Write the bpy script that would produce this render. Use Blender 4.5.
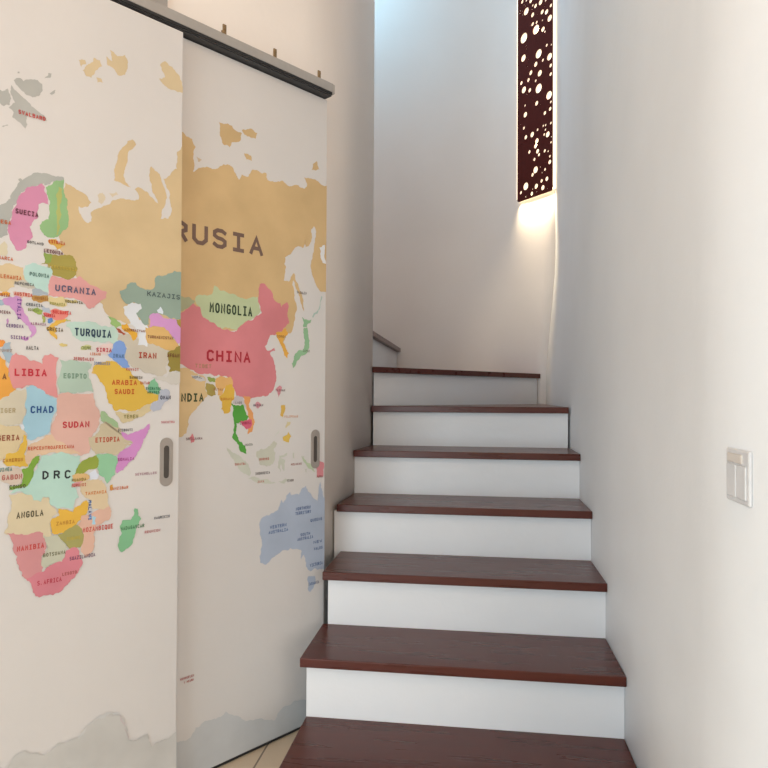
import bpy, bmesh, math, random
from mathutils import Vector, Matrix

for o in list(bpy.data.objects):
    bpy.data.objects.remove(o, do_unlink=True)
S = bpy.context.scene
COL = S.collection

# ------------------------------------------------------------ camera, world, lights, exposure
cam_d = bpy.data.cameras.new('camera'); cam = bpy.data.objects.new('camera', cam_d); COL.objects.link(cam)
fw = Vector((-0.13434613, 0.99081038, 0.01568144)); rt = Vector((0.99092854, 0.13427379, 0.00558306)); up = Vector((-0.00342615, -0.01628924, 0.99986145))
cam.matrix_world = Matrix(((rt.x, up.x, -fw.x, 0), (rt.y, up.y, -fw.y, 0), (rt.z, up.z, -fw.z, 1.09968), (0, 0, 0, 1)))
cam_d.sensor_width = 36; cam_d.lens = 676.77/768*36; cam_d.clip_start = .02
S.camera = cam
S.view_settings.view_transform = 'Standard'; S.view_settings.look = 'None'
S.view_settings.gamma = 1; S.view_settings.use_curve_mapping = False
S.view_settings.exposure = 0.0

W = bpy.data.worlds.new('sky'); S.world = W; W.use_nodes = True
bg = W.node_tree.nodes['Background']; bg.inputs[0].default_value = (1.0, 0.85, 0.77, 1); bg.inputs[1].default_value = 0.75

def area(name, loc, target, sx, sy, power, col):
    d = bpy.data.lights.new(name, 'AREA'); d.shape = 'RECTANGLE'; d.size = sx; d.size_y = sy; d.energy = power; d.color = col
    o = bpy.data.objects.new(name, d); COL.objects.link(o); o.location = loc
    o.rotation_euler = (Vector(target)-Vector(loc)).to_track_quat('-Z', 'Y').to_euler()
    return o
area('daylight_from_glass_door', (-1.75, -2.6, 1.15), (.1, 2, .9), 2.4, 2.1, 84, (.78, .93, 1.02))
area('side_fill_light', (1.75, -2.3, 1.45), (-.6, 2.4, 1.2), 1.5, 1.9, 54, (1.0, .91, .81))  # added fill from the right, no real window; brightens the stair cheek and doors
area('upper_landing_daylight', (-.95, 3.80, 4.0), (-.22, 4.36, 2.95), .7, .4, 10.5, (.32, .72, 1.0))
d = bpy.data.lights.new('room_ceiling_lamp', 'POINT'); d.energy = 12; d.color = (1, .50, .18); d.shadow_soft_size = .12
o = bpy.data.objects.new('room_ceiling_lamp', d); COL.objects.link(o); o.location = (.15, .35, 2.70)

# ------------------------------------------------------------ helpers
def lin(c):
    return tuple((v/255/12.92 if v/255 <= .04045 else ((v/255+.055)/1.055)**2.4) for v in c)
def new_mat(name):
    m = bpy.data.materials.new(name); m.use_nodes = True
    return m, m.node_tree.nodes, m.node_tree.links, m.node_tree.nodes['Principled BSDF']
def plaster(name, col, rough=.75, mott=.05, bump=.12, scale=9):
    m, n, l, b = new_mat(name)
    tc = n.new('ShaderNodeTexCoord')
    a = n.new('ShaderNodeTexNoise'); a.inputs['Scale'].default_value = 2.2; a.inputs['Detail'].default_value = 5
    r = n.new('ShaderNodeValToRGB'); r.color_ramp.elements[0].position = .3; r.color_ramp.elements[1].position = .7
    r.color_ramp.elements[0].color = tuple(c*(1-mott) for c in col)+(1,); r.color_ramp.elements[1].color = tuple(min(1, c*(1+mott*.4)) for c in col)+(1,)
    f = n.new('ShaderNodeTexNoise'); f.inputs['Scale'].default_value = scale; f.inputs['Detail'].default_value = 6
    bp = n.new('ShaderNodeBump'); bp.inputs['Strength'].default_value = bump; bp.inputs['Distance'].default_value = .03
    l.new(tc.outputs['Object'], a.inputs['Vector']); l.new(tc.outputs['Object'], f.inputs['Vector'])
    l.new(a.outputs['Fac'], r.inputs['Fac']); l.new(r.outputs['Color'], b.inputs['Base Color'])
    l.new(f.outputs['Fac'], bp.inputs['Height']); l.new(bp.outputs['Normal'], b.inputs['Normal'])
    b.inputs['Roughness'].default_value = rough
    return m
def plain(name, col, rough=.5, metal=0.0, emit=None, strength=0):
    m, n, l, b = new_mat(name)
    a = n.new('ShaderNodeTexNoise'); a.inputs['Scale'].default_value = 60
    tc = n.new('ShaderNodeTexCoord'); l.new(tc.outputs['Object'], a.inputs['Vector'])
    mx = n.new('ShaderNodeMixRGB'); mx.blend_type = 'MULTIPLY'; mx.inputs['Fac'].default_value = .12
    mx.inputs['Color1'].default_value = tuple(col)+(1,); l.new(a.outputs['Fac'], mx.inputs['Color2']); l.new(mx.outputs[0], b.inputs['Base Color'])
    b.inputs['Roughness'].default_value = rough; b.inputs['Metallic'].default_value = metal
    if emit:
        b.inputs['Emission Color'].default_value = tuple(emit)+(1,); b.inputs['Emission Strength'].default_value = strength
    return m
def wood(name, dark, light, axis='X', rough=.3):
    m, n, l, b = new_mat(name)
    tc = n.new('ShaderNodeTexCoord'); mp = n.new('ShaderNodeMapping')
    mp.inputs['Scale'].default_value = (1.2, 14, 14) if axis == 'X' else (14, 1.2, 14)
    a = n.new('ShaderNodeTexNoise'); a.inputs['Scale'].default_value = 3.0; a.inputs['Detail'].default_value = 3; a.inputs['Distortion'].default_value = .2
    r = n.new('ShaderNodeValToRGB'); r.color_ramp.elements[0].position = .15; r.color_ramp.elements[1].position = .9
    r.color_ramp.elements[0].color = tuple(dark)+(1,); r.color_ramp.elements[1].color = tuple(light)+(1,)
    l.new(tc.outputs['Object'], mp.inputs['Vector']); l.new(mp.outputs['Vector'], a.inputs['Vector'])
    l.new(a.outputs['Fac'], r.inputs['Fac']); l.new(r.outputs['Color'], b.inputs['Base Color'])
    rr = n.new('ShaderNodeMapRange'); rr.inputs['To Min'].default_value = rough-.06; rr.inputs['To Max'].default_value = rough+.1
    l.new(a.outputs['Fac'], rr.inputs['Value']); l.new(rr.outputs['Result'], b.inputs['Roughness'])
    b.inputs['Specular IOR Level'].default_value = .36
    return m

def link(name, bm, mats, parent=None, smooth=False):
    bmesh.ops.recalc_face_normals(bm, faces=bm.faces)
    me = bpy.data.meshes.new(name); bm.to_mesh(me); bm.free()
    for m in (mats if isinstance(mats, (list, tuple)) else [mats]): me.materials.append(m)
    if smooth:
        for p in me.polygons: p.use_smooth = True
    o = bpy.data.objects.new(name, me); COL.objects.link(o)
    if parent: o.parent = parent
    return o
def empty(name, loc, rz, label, cat, group=None):
    o = bpy.data.objects.new(name, None); COL.objects.link(o); o.location = loc; o.rotation_euler = (0, 0, rz); o.empty_display_size = .1
    o['label'] = label; o['category'] = cat
    if group: o['group'] = group
    return o
def structure(o): o['kind'] = 'structure'; return o
def box(bm, lo, hi, bev=0, seg=2):
    v = [bm.verts.new((x, y, z)) for x in (lo[0], hi[0]) for y in (lo[1], hi[1]) for z in (lo[2], hi[2])]
    fs = [bm.faces.new([v[i] for i in q]) for q in ((0,1,3,2),(4,6,7,5),(0,4,5,1),(2,3,7,6),(0,2,6,4),(1,5,7,3))]
    if bev:
        es = {e for f in fs for e in f.edges}
        bmesh.ops.bevel(bm, geom=list(es), offset=bev, segments=seg, affect='EDGES', profile=.5)
def prism(bm, poly, z0, z1, bev=0):
    a = [bm.verts.new((x, y, z0)) for x, y in poly]; b = [bm.verts.new((x, y, z1)) for x, y in poly]
    fs = [bm.faces.new(list(reversed(a))), bm.faces.new(b)]
    n = len(poly)
    for i in range(n): fs.append(bm.faces.new((a[i], a[(i+1) % n], b[(i+1) % n], b[i])))
    if bev:
        es = {e for f in fs for e in f.edges}
        bmesh.ops.bevel(bm, geom=list(es), offset=bev, segments=2, affect='EDGES', profile=.5)
def cyl(bm, c, axis, r, h, seg=16):
    rot = Vector((0, 0, 1)).rotation_difference(Vector(axis)).to_matrix().to_4x4()
    bmesh.ops.create_cone(bm, cap_ends=True, segments=seg, radius1=r, radius2=r, depth=h, matrix=Matrix.Translation(c) @ rot)
def stadium(w, h, k=10):      # outline of a slot with round ends, centred
    r = w/2; c = h/2-r; P = []
    for i in range(k+1): a = math.pi*i/k; P.append((r*math.cos(a), c+r*math.sin(a)))
    for i in range(k+1): a = math.pi+math.pi*i/k; P.append((r*math.cos(a), -c+r*math.sin(a)))
    return P

# ------------------------------------------------------------ materials
WHITE = (.84, .85, .86)
M_wall = plaster('white wall plaster', WHITE, .6, .04, .14, 7)
M_wallL = plaster('cream wall plaster', (.88, .805, .735), .7, .03, .10, 9)
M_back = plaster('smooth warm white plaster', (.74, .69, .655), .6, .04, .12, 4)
M_riser = plaster('white painted riser', (.755, .775, .80), .5, .03, .06, 16)
M_ceil = plaster('ceiling paint', (.8, .79, .77), .8, .02, .03, 10)
M_tread = wood('varnished red brown wood', (.058, .0110, .0065), (.105, .022, .0125), 'X', .27)
M_dark = plain('matte black', (.012, .012, .013), .6)
M_rail = plain('brushed grey aluminium', (.46, .43, .40), .42, .45)
M_slot = plain('dark anodised track', (.05, .05, .052), .45, .4)
M_cap = plain('pale grey end cap', (.5, .46, .42), .45)
M_brass = plain('old brass', (.30, .20, .10), .45, .5)
M_pull = plain('satin nickel', (.38, .34, .305), .42, .3)
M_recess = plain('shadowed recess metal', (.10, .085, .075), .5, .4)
M_switch = plain('white switch plastic', (.78, .78, .79), .3)
M_switch2 = plain('ivory switch plastic', (.78, .72, .66), .35)
M_switch3 = plain('grey switch seam', (.42, .42, .44), .5)
M_panel = wood('dark laser cut veneer', (.062, .0095, .007), (.090, .0145, .011), 'Y', .7)
M_panel.node_tree.nodes['Principled BSDF'].inputs['Specular IOR Level'].default_value = .12
M_diff = plain('warm lit diffuser', (.9, .85, .75), .6, 0, (1.0, .78, .54), 1.5)
M_bulb = plain('lit bulb glass', (1, .9, .7), .4, 0, (1.0, .82, .50), 26)
M_led = plain('lit warm strip', (1, .9, .7), .4, 0, (1.0, .80, .50), 5)
M_grout = None

# floor tiles
m, n, l, b = new_mat('beige floor tiles')
tc = n.new('ShaderNodeTexCoord'); mp = n.new('ShaderNodeMapping'); mp.inputs['Location'].default_value = (.31, .12, 0)
br = n.new('ShaderNodeTexBrick'); br.offset = 0; br.inputs['Scale'].default_value = 1; br.inputs['Brick Width'].default_value = .333; br.inputs['Row Height'].default_value = .333
br.inputs['Mortar Size'].default_value = .003; br.inputs['Color1'].default_value = (.64, .51, .37, 1); br.inputs['Color2'].default_value = (.61, .485, .35, 1); br.inputs['Mortar'].default_value = (.20, .15, .11, 1)
l.new(tc.outputs['Object'], mp.inputs['Vector']); l.new(mp.outputs['Vector'], br.inputs['Vector']); l.new(br.outputs['Color'], b.inputs['Base Color']); b.inputs['Roughness'].default_value = .35
M_floor = m

# ------------------------------------------------------------ plan of the place (metres; +Y up the stairs, right wall at x = .402)
T = Vector((.57500525, .81814972, 0)); N = Vector((.81814972, -.57500525, 0)); D0 = Vector((-.66994131, 2.0286195, 0))   # door wall direction, its normal into the room, a point on it
ANG = math.atan2(T.y, T.x)
def dw(u, k): p = D0+T*u+N*k; return (p.x, p.y)
RX = .402; NEWEL = (-.459, 3.0); ROOF = 4.5

def sm(t): t = max(0, min(1, t)); return t*t*(3-2*t)
def right_x(y, z): return RX+.050*sm((z-1.15)/.8)*sm((y-2.2)/1.7)

# floor and ceiling
bm = bmesh.new(); box(bm, (-4.2, -3.1, -.12), (2.6, 4.6, 0)); structure(link('floor', bm, M_floor))
bm = bmesh.new(); prism(bm, [(-4.2, -3.1), (2.6, -3.1), (2.6, .8), (.9, .8), (.9, 2.2), (-.45, 2.2), (-4.2, 2.2)], 2.85, 2.97); structure(link('ceiling', bm, M_ceil))
# wall the doors hang on + the cheek of the stairs, with the outside corner
WK = -.078
A = dw(-5.2, WK)
bez = []
P0 = Vector(dw(.24, WK)); P1 = Vector(dw(.365, WK)); P2 = P1.lerp(Vector(NEWEL), .25)
for i in range(17):
    q = i/16; bez.append(tuple(P0*(1-q)**2+P1*2*q*(1-q)+P2*q*q))
bm = bmesh.new()
prism(bm, [A]+bez+[NEWEL, (-.60, 3.0), (-2.6, 3.0), (-4.2, 2.0)], 0, ROOF)
o = structure(link('wall_left', bm, M_wallL))
for pl in o.data.polygons: pl.use_smooth = len(pl.vertices) == 4 and pl.normal.x > .3
# right wall (its plaster leans out a little towards the far corner)
def grid_wall(name, us, zs, fn, back, mat, smooth=True):
    bm = bmesh.new()
    F = [[bm.verts.new(fn(u, z)) for z in zs] for u in us]
    for i in range(len(us)-1):
        for j in range(len(zs)-1): bm.faces.new((F[i][j], F[i+1][j], F[i+1][j+1], F[i][j+1]))
    B = [[bm.verts.new(back(u, z)) for z in (zs[0], zs[-1])] for u in (us[0], us[-1])]
    lo = [F[i][0] for i in range(len(us))]; hi = [F[i][-1] for i in range(len(us))]
    bm.faces.new(lo+[B[1][0], B[0][0]]); bm.faces.new(hi+[B[1][1], B[0][1]])
    bm.faces.new(F[0]+[B[0][1], B[0][0]]); bm.faces.new(F[-1]+[B[1][1], B[1][0]]); bm.faces.new((B[0][0], B[1][0], B[1][1], B[0][1]))
    o = link(name, bm, mat)
    if smooth:
        for p in o.data.polygons: p.use_smooth = len(p.vertices) == 4 and p.area < 1
    return structure(o)
CY = 3.975
zs = [0, .5, 1.0]+[1.0+.1*i for i in range(1, 12)]+[2.6, 3.2, 3.8, ROOF]
ys = [.8, 1.3, 1.8]+[2.0+.15*i for i in range(1, 12)]+[CY]
grid_wall('wall_right', ys, zs, lambda y, z: (right_x(y, z), y, z), lambda y, z: (.9, y, z), M_wall)
# back wall: leaves the right wall at an angle and bends round to the upper flight
path = [(0, 0), (-.06, .074), (-.13, .160), (-.20, .240), (-.275, .305), (-.36, .345), (-.46, .365), (-.60, .372), (-.88, .375), (-1.4, .375), (-2.99, .375)]
def back_pt(i, z):
    dx, dy = path[i]; return (right_x(CY, z)+dx, CY+dy, z)
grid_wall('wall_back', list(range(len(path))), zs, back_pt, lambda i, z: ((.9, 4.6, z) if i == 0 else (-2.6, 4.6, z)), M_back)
# far side of the room behind the camera
bm = bmesh.new(); box(bm, (-4.2, -3.25, 0), (2.6, -3.1, 2.97)); structure(link('wall_rear', bm, M_wall))
bm = bmesh.new(); box(bm, (2.6, -3.25, 0), (2.75, .95, 2.97)); structure(link('wall_side', bm, M_wall))
bm = bmesh.new(); box(bm, (.9, .8, 0), (2.6, .95, 2.97)); structure(link('wall_front', bm, M_wall))

# ------------------------------------------------------------ staircase
RISE = .175; RUN = .2675; Y1 = 1.6177; TT = .0265
def nose(k): return Y1+(k-1)*RUN
xl = {1: -.480, 2: -.493, 3: -.490, 4: -.500, 5: -.488, 6: -.456}
LX = -.459
stairs = empty('staircase', (0, Y1, 0), 0, 'white plastered staircase with red-brown wooden treads turning left at the top', 'staircase')
def part(name, bm, mat): 
    o = link(name, bm, mat, stairs); o.matrix_parent_inverse = Matrix.Translation((0, -Y1, 0)); return o
S7R = (.393, 3.985)                     # far end of the seventh nosing, at the back wall
S8R = (-.481, 4.338)
LEFT = bez+[NEWEL]
def wall_x(y):          # plaster face on the left of the stairs
    for (xa, ya), (xb, yb) in zip(LEFT, LEFT[1:]):
        if ya <= y <= yb: return xa+(xb-xa)*(y-ya)/(yb-ya)
    return -9 if y < LEFT[0][1] else NEWEL[0]
def clear(x, y): return max(x, wall_x(y)+.0015)
for k in range(1, 7):
    yf = nose(k); xr = RX-(.010 if k == 6 else .001)
    bm = bmesh.new()
    if k < 6:
        yb = nose(k+1)+.028; poly = [(clear(xl[k], yf), yf), (xr, yf), (xr, yb), (clear(xl[k], yb), yb)]
    else:
        poly = [(LX+.001, yf), (xr, yf), (xr, CY-.012), (.378, 3.985), (LX+.001, 3.03)]
    prism(bm, poly, k*RISE-TT, k*RISE, .0025)
    part('tread', bm, M_tread)
    bm = bmesh.new(); yr = yf+.026
    x0 = xl[k]+(.014 if k < 4 else 0)
    if k == 4: x0 = -.513
    if k == 6: x0 = LX+.007
    yb = nose(k+1)+.026
    if k < 6: prism(bm, [(clear(x0, yr), yr), (xr, yr), (xr, yb), (clear(x0, yb), yb)], 0.0, k*RISE-TT)
    else: prism(bm, [(x0, yr), (xr, yr), (xr, CY-.012), (.378, 3.985), (x0, 3.06)], 0.0, k*RISE-TT)
    part('riser', bm, M_riser)
# winders
def toward(p, q, s):     # offset of the line p-q by s to its left
    d = Vector((q[0]-p[0], q[1]-p[1])).normalized(); nrm = Vector((-d.y, d.x)); return (p[0]+nrm.x*s, p[1]+nrm.y*s), (q[0]+nrm.x*s, q[1]+nrm.y*s)
n7 = (LX+.001, 2.985)
back_in = [(right_x(CY, 1.2)+dx-.004, CY+dy-.006) for dx, dy in path]
bm = bmesh.new(); prism(bm, [n7, (.371, 3.999), back_in[3], back_in[4], back_in[5], back_in[6], back_in[7], (S8R[0]-.03, 4.338), (LX-.02, 3.20), (LX+.001, 3.03)], 7*RISE-TT, 7*RISE, .0025); part('tread', bm, M_tread)
a, c = toward(n7, (.371, 3.999), .024)
bm = bmesh.new(); prism(bm, [(LX+.001, a[1]+.03), c, back_in[3], back_in[4], back_in[5], back_in[6], back_in[7], (S8R[0]-.03, 4.338), (LX-.02, 3.20), (LX+.001, 3.03)], 0, 7*RISE-TT); part('riser', bm, M_riser)
bm = bmesh.new(); prism(bm, [(-.478, 3.12), (S8R[0], 4.337), (-.80, 4.340), (-.80, 3.02), (-.50, 3.01)], 8*RISE-TT, 8*RISE, .0025); part('tread', bm, M_tread)
bm = bmesh.new(); prism(bm, [(-.502, 3.13), (S8R[0]-.024, 4.337), (-.80, 4.340), (-.80, 3.02), (-.502, 3.01)], 0, 8*RISE-TT); part('riser', bm, M_riser)
bm = bmesh.new(); box(bm, (-1.10, 3.01, 9*RISE-TT), (-.775, 4.338, 9*RISE), .0025); part('tread', bm, M_tread)
bm = bmesh.new(); box(bm, (-1.10, 3.01, 0), (-.80, 4.338, 9*RISE-TT)); part('riser', bm, M_riser)

# ------------------------------------------------------------ painted world map: outlines and lettering in millimetres on the doors
MAP_WEST = [
 ((218,182,130),[-1220,3210,-1172,3193,-1122,3175,-1092,3139,-1113,3114,-1154,3110,-1150,3077,-1129,3048,-1108,3036,-1091,3047,-1096,3088,-1079,3108,-1037,3130,-1003,3150,-986,3175,-950,3191,-887,3196,-846,3210,-846,3232,-869,3257,-842,3273,-794,3257,-755,3220,-736,3211,-771,3280,-786,3330,-777,3400,-757,3382,-728,3371,-718,3337,-697,3297,-692,3234,-716,3165,-720,3132,-676,3141,-656,3186,-667,3239,-682,3300,-708,3349,-668,3377,-628,3424,-629,3516,-604,3551,-597,3553,-597,2504,-830,2529,-901,2555,-981,2574,-1022,2615,-1053,2662,-1093,2682,-1167,2771,-1211,2828,-1230,2874,-1240,2929,-1213,3021,-1215,3127,-1229,3172]),
 ((218,182,130),[-886,3513,-863,3493,-899,3452,-908,3406,-921,3359,-929,3314,-906,3275,-888,3262,-933,3269,-978,3276,-978,3319,-970,3364,-958,3419,-927,3467]),
 ((222,196,158),[-1063,3184,-1038,3202,-1021,3180,-1042,3142,-1059,3151]),
 ((222,196,158),[-1003,3206,-968,3222,-955,3208,-986,3188]),
 ((218,186,138),[-1144,3782,-1108,3826,-1089,3864,-1058,3863,-1047,3836,-1082,3798,-1100,3758,-1125,3758]),
 ((218,186,138),[-1026,3894,-994,3881,-1008,3933,-968,3916,-929,3937,-912,3904,-914,3871,-927,3834,-967,3820,-987,3845,-1019,3850]),
 ((218,186,138),[-1076,3769,-1050,3772,-1041,3756,-1069,3746]),
 ((218,186,138),[-1163,3825,-1132,3836,-1126,3820,-1150,3795]),
 ((218,186,138),[-734,3956,-705,3987,-661,3972,-623,3942,-602,3907,-599,3850,-659,3847,-718,3860,-740,3880,-704,3902]),
 ((182,172,155),[-1454,3625,-1427,3644,-1411,3634,-1395,3648,-1351,3661,-1331,3650,-1339,3594,-1372,3572,-1399,3574,-1432,3598]),
 ((182,172,155),[-1464,3599,-1437,3574,-1394,3547,-1361,3523,-1321,3505,-1307,3480,-1349,3485,-1382,3493,-1398,3459,-1401,3417,-1425,3439,-1457,3452,-1452,3477,-1473,3493,-1447,3524,-1463,3553]),
 ((182,172,155),[-1531,3565,-1500,3558,-1479,3577,-1463,3536,-1468,3506,-1494,3492,-1530,3509]),
 ((182,172,155),[-1320,3678,-1302,3712,-1288,3713,-1296,3690]),
 ((182,172,155),[-1297,3614,-1270,3641,-1272,3629,-1286,3612]),
 ((182,172,155),[-1500,3399,-1477,3414,-1475,3409,-1495,3397]),
 ((182,172,155),[-1438,3669,-1430,3672,-1430,3664,-1438,3662]),
 ((180,172,155),[-1528,3024,-1503,3041,-1478,3058,-1460,3081,-1456,3105,-1439,3133,-1422,3166,-1429,3174,-1420,3183,-1411,3176,-1391,3195,-1369,3215,-1350,3226,-1327,3227,-1304,3234,-1280,3229,-1252,3233,-1226,3232,-1226,3217,-1261,3209,-1289,3185,-1313,3174,-1317,3185,-1336,3171,-1359,3156,-1390,3149,-1417,3119,-1430,3073,-1455,3029,-1459,2991,-1470,2951,-1469,2913,-1527,2891]),
 ((216,135,155),[-1390,3149,-1359,3159,-1327,3181,-1312,3167,-1300,3120,-1293,3087,-1307,3089,-1325,3090,-1339,3082,-1341,3053,-1343,3013,-1366,2989,-1377,2968,-1365,2941,-1362,2922,-1374,2906,-1393,2864,-1431,2848,-1440,2866,-1462,2900,-1469,2927,-1463,2971,-1453,3001,-1451,3030,-1434,3058,-1417,3114]),
 ((150,182,118),[-1308,3168,-1284,3183,-1261,3211,-1226,3224,-1227,3192,-1221,3153,-1211,3094,-1203,3021,-1210,2989,-1234,2965,-1257,2940,-1300,2933,-1324,2953,-1334,2981,-1324,3002,-1294,3018,-1293,3082,-1303,3135]),
 ((182,178,95),[-1251,3181,-1232,3175,-1236,3114,-1239,3034,-1248,2952,-1260,2950,-1256,3030,-1255,3110]),
 ((222,200,160),[-1513,2839,-1484,2882,-1471,2865,-1468,2837,-1474,2817,-1513,2804]),
 ((226,170,70),[-1295,2919,-1257,2930,-1248,2912,-1218,2910,-1238,2889,-1254,2876,-1262,2895,-1286,2901]),
 ((205,180,160),[-1313,2877,-1276,2880,-1228,2871,-1227,2856,-1275,2853,-1309,2860]),
 ((170,148,62),[-1311,2860,-1266,2855,-1208,2861,-1178,2861,-1163,2835,-1155,2801,-1177,2757,-1207,2744,-1245,2753,-1274,2759,-1279,2798,-1326,2799,-1310,2808]),
 ((145,160,70),[-1311,2860,-1275,2854,-1280,2818,-1308,2811]),
 ((188,210,188),[-1395,2786,-1363,2803,-1326,2796,-1284,2795,-1274,2779,-1279,2739,-1288,2713,-1292,2668,-1320,2680,-1348,2688,-1371,2698,-1394,2719,-1401,2752]),
 ((222,188,138),[-1517,2769,-1474,2784,-1443,2782,-1403,2775,-1398,2733,-1389,2715,-1429,2705,-1442,2694,-1438,2680,-1472,2655,-1515,2650]),
 ((205,190,165),[-1442,2703,-1389,2715,-1348,2688,-1362,2680,-1398,2683,-1429,2691]),
 ((170,172,168),[-1362,2680,-1348,2688,-1320,2680,-1292,2671,-1292,2658,-1361,2651]),
 ((235,165,60),[-1515,2647,-1472,2657,-1455,2650,-1459,2635,-1515,2624]),
 ((230,175,150),[-1446,2658,-1398,2663,-1361,2653,-1370,2640,-1442,2644]),
 ((190,138,65),[-1366,2645,-1352,2652,-1292,2658,-1291,2629,-1324,2620,-1356,2624]),
 ((228,155,142),[-1283,2738,-1274,2754,-1245,2748,-1207,2743,-1182,2751,-1147,2769,-1112,2748,-1075,2729,-1044,2717,-1009,2706,-1012,2679,-1043,2655,-1074,2621,-1095,2613,-1110,2622,-1131,2646,-1156,2653,-1205,2658,-1292,2658,-1290,2698]),
 ((222,196,135),[-1289,2654,-1220,2659,-1205,2638,-1205,2618,-1244,2609,-1277,2620,-1291,2629]),
 ((215,190,120),[-1220,2651,-1166,2652,-1141,2645,-1176,2631,-1205,2633]),
 ((205,142,178),[-1489,2618,-1463,2631,-1428,2642,-1411,2636,-1404,2623,-1408,2594,-1396,2566,-1378,2544,-1364,2521,-1346,2507,-1341,2491,-1350,2468,-1363,2453,-1370,2460,-1364,2482,-1377,2505,-1402,2527,-1418,2540,-1432,2556,-1445,2576,-1458,2593,-1480,2596]),
 ((205,142,178),[-1408,2457,-1381,2454,-1372,2460,-1377,2442,-1390,2437,-1404,2446]),
 ((205,142,178),[-1471,2528,-1464,2536,-1460,2522,-1462,2510,-1470,2510]),
 ((165,175,175),[-1506,2614,-1489,2616,-1480,2596,-1493,2590,-1506,2589]),
 ((205,195,180),[-1397,2609,-1352,2619,-1319,2607,-1319,2598,-1365,2593,-1392,2600]),
 ((155,168,75),[-1356,2589,-1338,2598,-1314,2586,-1319,2566,-1342,2569,-1360,2579]),
 ((180,178,178),[-1319,2607,-1286,2601,-1281,2577,-1300,2565,-1314,2583]),
 ((165,165,80),[-1319,2568,-1305,2557,-1304,2530,-1314,2527,-1318,2549]),
 ((235,132,112),[-1281,2586,-1243,2597,-1195,2595,-1199,2569,-1224,2547,-1257,2544,-1281,2562]),
 ((230,120,110),[-1314,2574,-1281,2572,-1262,2563,-1272,2553,-1305,2560]),
 ((95,130,172),[-1293,2546,-1272,2555,-1267,2538,-1281,2527,-1293,2531]),
 ((230,172,62),[-1299,2506,-1271,2528,-1228,2549,-1204,2556,-1209,2543,-1243,2525,-1262,2514,-1249,2490,-1261,2484,-1247,2463,-1249,2451,-1271,2469,-1285,2488]),
 ((222,190,110),[-1241,2431,-1198,2431,-1202,2423,-1232,2422]),
 ((190,185,110),[-1209,2553,-1189,2552,-1184,2545,-1209,2543]),
 ((194,210,184),[-1201,2534,-1176,2541,-1142,2546,-1106,2552,-1065,2550,-1023,2535,-985,2536,-958,2527,-947,2501,-925,2492,-946,2470,-973,2447,-995,2461,-1032,2449,-1069,2452,-1115,2454,-1145,2457,-1176,2475,-1186,2505,-1206,2518]),
 ((215,205,140),[-1135,2425,-1120,2431,-1084,2430,-1089,2417,-1115,2410,-1135,2409]),
 ((235,200,182),[-1058,2426,-1011,2445,-973,2447,-984,2415,-1010,2392,-1052,2401]),
 ((228,180,95),[-1077,2317,-1052,2349,-1020,2355,-978,2357,-945,2332,-911,2301,-977,2289,-1082,2296]),
 ((128,155,198),[-973,2447,-946,2467,-919,2461,-902,2430,-907,2397,-912,2376,-895,2360,-884,2334,-917,2322,-945,2348,-967,2363,-989,2378,-1002,2393,-984,2409]),
 ((205,186,158),[-947,2501,-903,2504,-851,2481,-823,2477,-752,2460,-692,2463,-655,2420,-685,2341,-678,2307,-714,2278,-750,2300,-809,2309,-844,2330,-872,2334,-895,2360,-912,2381,-899,2430,-919,2461,-955,2474]),
 ((228,220,210),[-924,2638,-894,2664,-831,2669,-819,2641,-850,2616,-834,2580,-794,2557,-778,2532,-789,2444,-844,2449,-837,2513,-885,2554,-916,2602]),
 ((160,186,105),[-1013,2588,-980,2581,-942,2560,-931,2542,-958,2527,-980,2541,-991,2551,-986,2567]),
 ((235,168,45),[-931,2550,-903,2558,-892,2537,-846,2514,-846,2492,-868,2469,-880,2495,-914,2514,-931,2529]),
 ((175,75,45),[-961,2529,-936,2523,-908,2504,-919,2495,-947,2507]),
 ((150,162,138),[-944,2721,-910,2736,-903,2759,-856,2772,-832,2749,-792,2746,-756,2758,-752,2808,-736,2825,-678,2844,-636,2866,-597,2864,-597,2604,-607,2603,-658,2603,-709,2621,-742,2626,-782,2600,-782,2562,-806,2556,-846,2601,-854,2616,-823,2641,-831,2666,-871,2670,-909,2658,-932,2682]),
 ((216,148,186),[-782,2600,-758,2624,-717,2617,-658,2603,-607,2599,-597,2578,-597,2477,-614,2466,-649,2510,-683,2539,-725,2555,-782,2547]),
 ((225,222,215),[-738,2642,-718,2663,-701,2637,-705,2622,-730,2627]),
 ((222,172,98),[-802,2545,-725,2555,-675,2539,-623,2481,-605,2459,-639,2433,-673,2432,-724,2452,-789,2463]),
 ((170,140,50),[-597,2558,-624,2598,-597,2605]),
 ((152,128,48),[-673,2420,-639,2433,-614,2454,-597,2460,-597,2319,-664,2317,-655,2337,-672,2352]),
 ((214,198,176),[-663,2314,-597,2315,-597,2255,-603,2257,-654,2248,-713,2270,-763,2280,-722,2293,-680,2286]),
 ((226,176,62),[-1077,2323,-1035,2347,-982,2362,-948,2347,-927,2328,-885,2319,-871,2293,-835,2266,-806,2240,-784,2206,-724,2192,-724,2165,-768,2144,-819,2124,-890,2105,-959,2109,-996,2152,-1007,2204,-1040,2256]),
 ((218,190,140),[-959,2106,-890,2101,-819,2121,-768,2144,-764,2110,-818,2076,-868,2057,-917,2045,-938,2072]),
 ((130,182,132),[-784,2233,-744,2282,-725,2248,-713,2220,-724,2192,-776,2202]),
 ((185,180,180),[-713,2220,-679,2224,-656,2207,-656,2178,-693,2144,-723,2109,-753,2103,-771,2117,-761,2144,-724,2161,-724,2185]),
 ((165,184,130),[-1029,2110,-1009,2103,-978,2073,-944,2039,-937,2006,-964,2027,-1005,2041,-1032,2061,-1035,2087]),
 ((236,158,58),[-1563,2355,-1494,2364,-1470,2343,-1458,2301,-1451,2262,-1427,2210,-1456,2184,-1492,2165,-1561,2159]),
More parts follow.
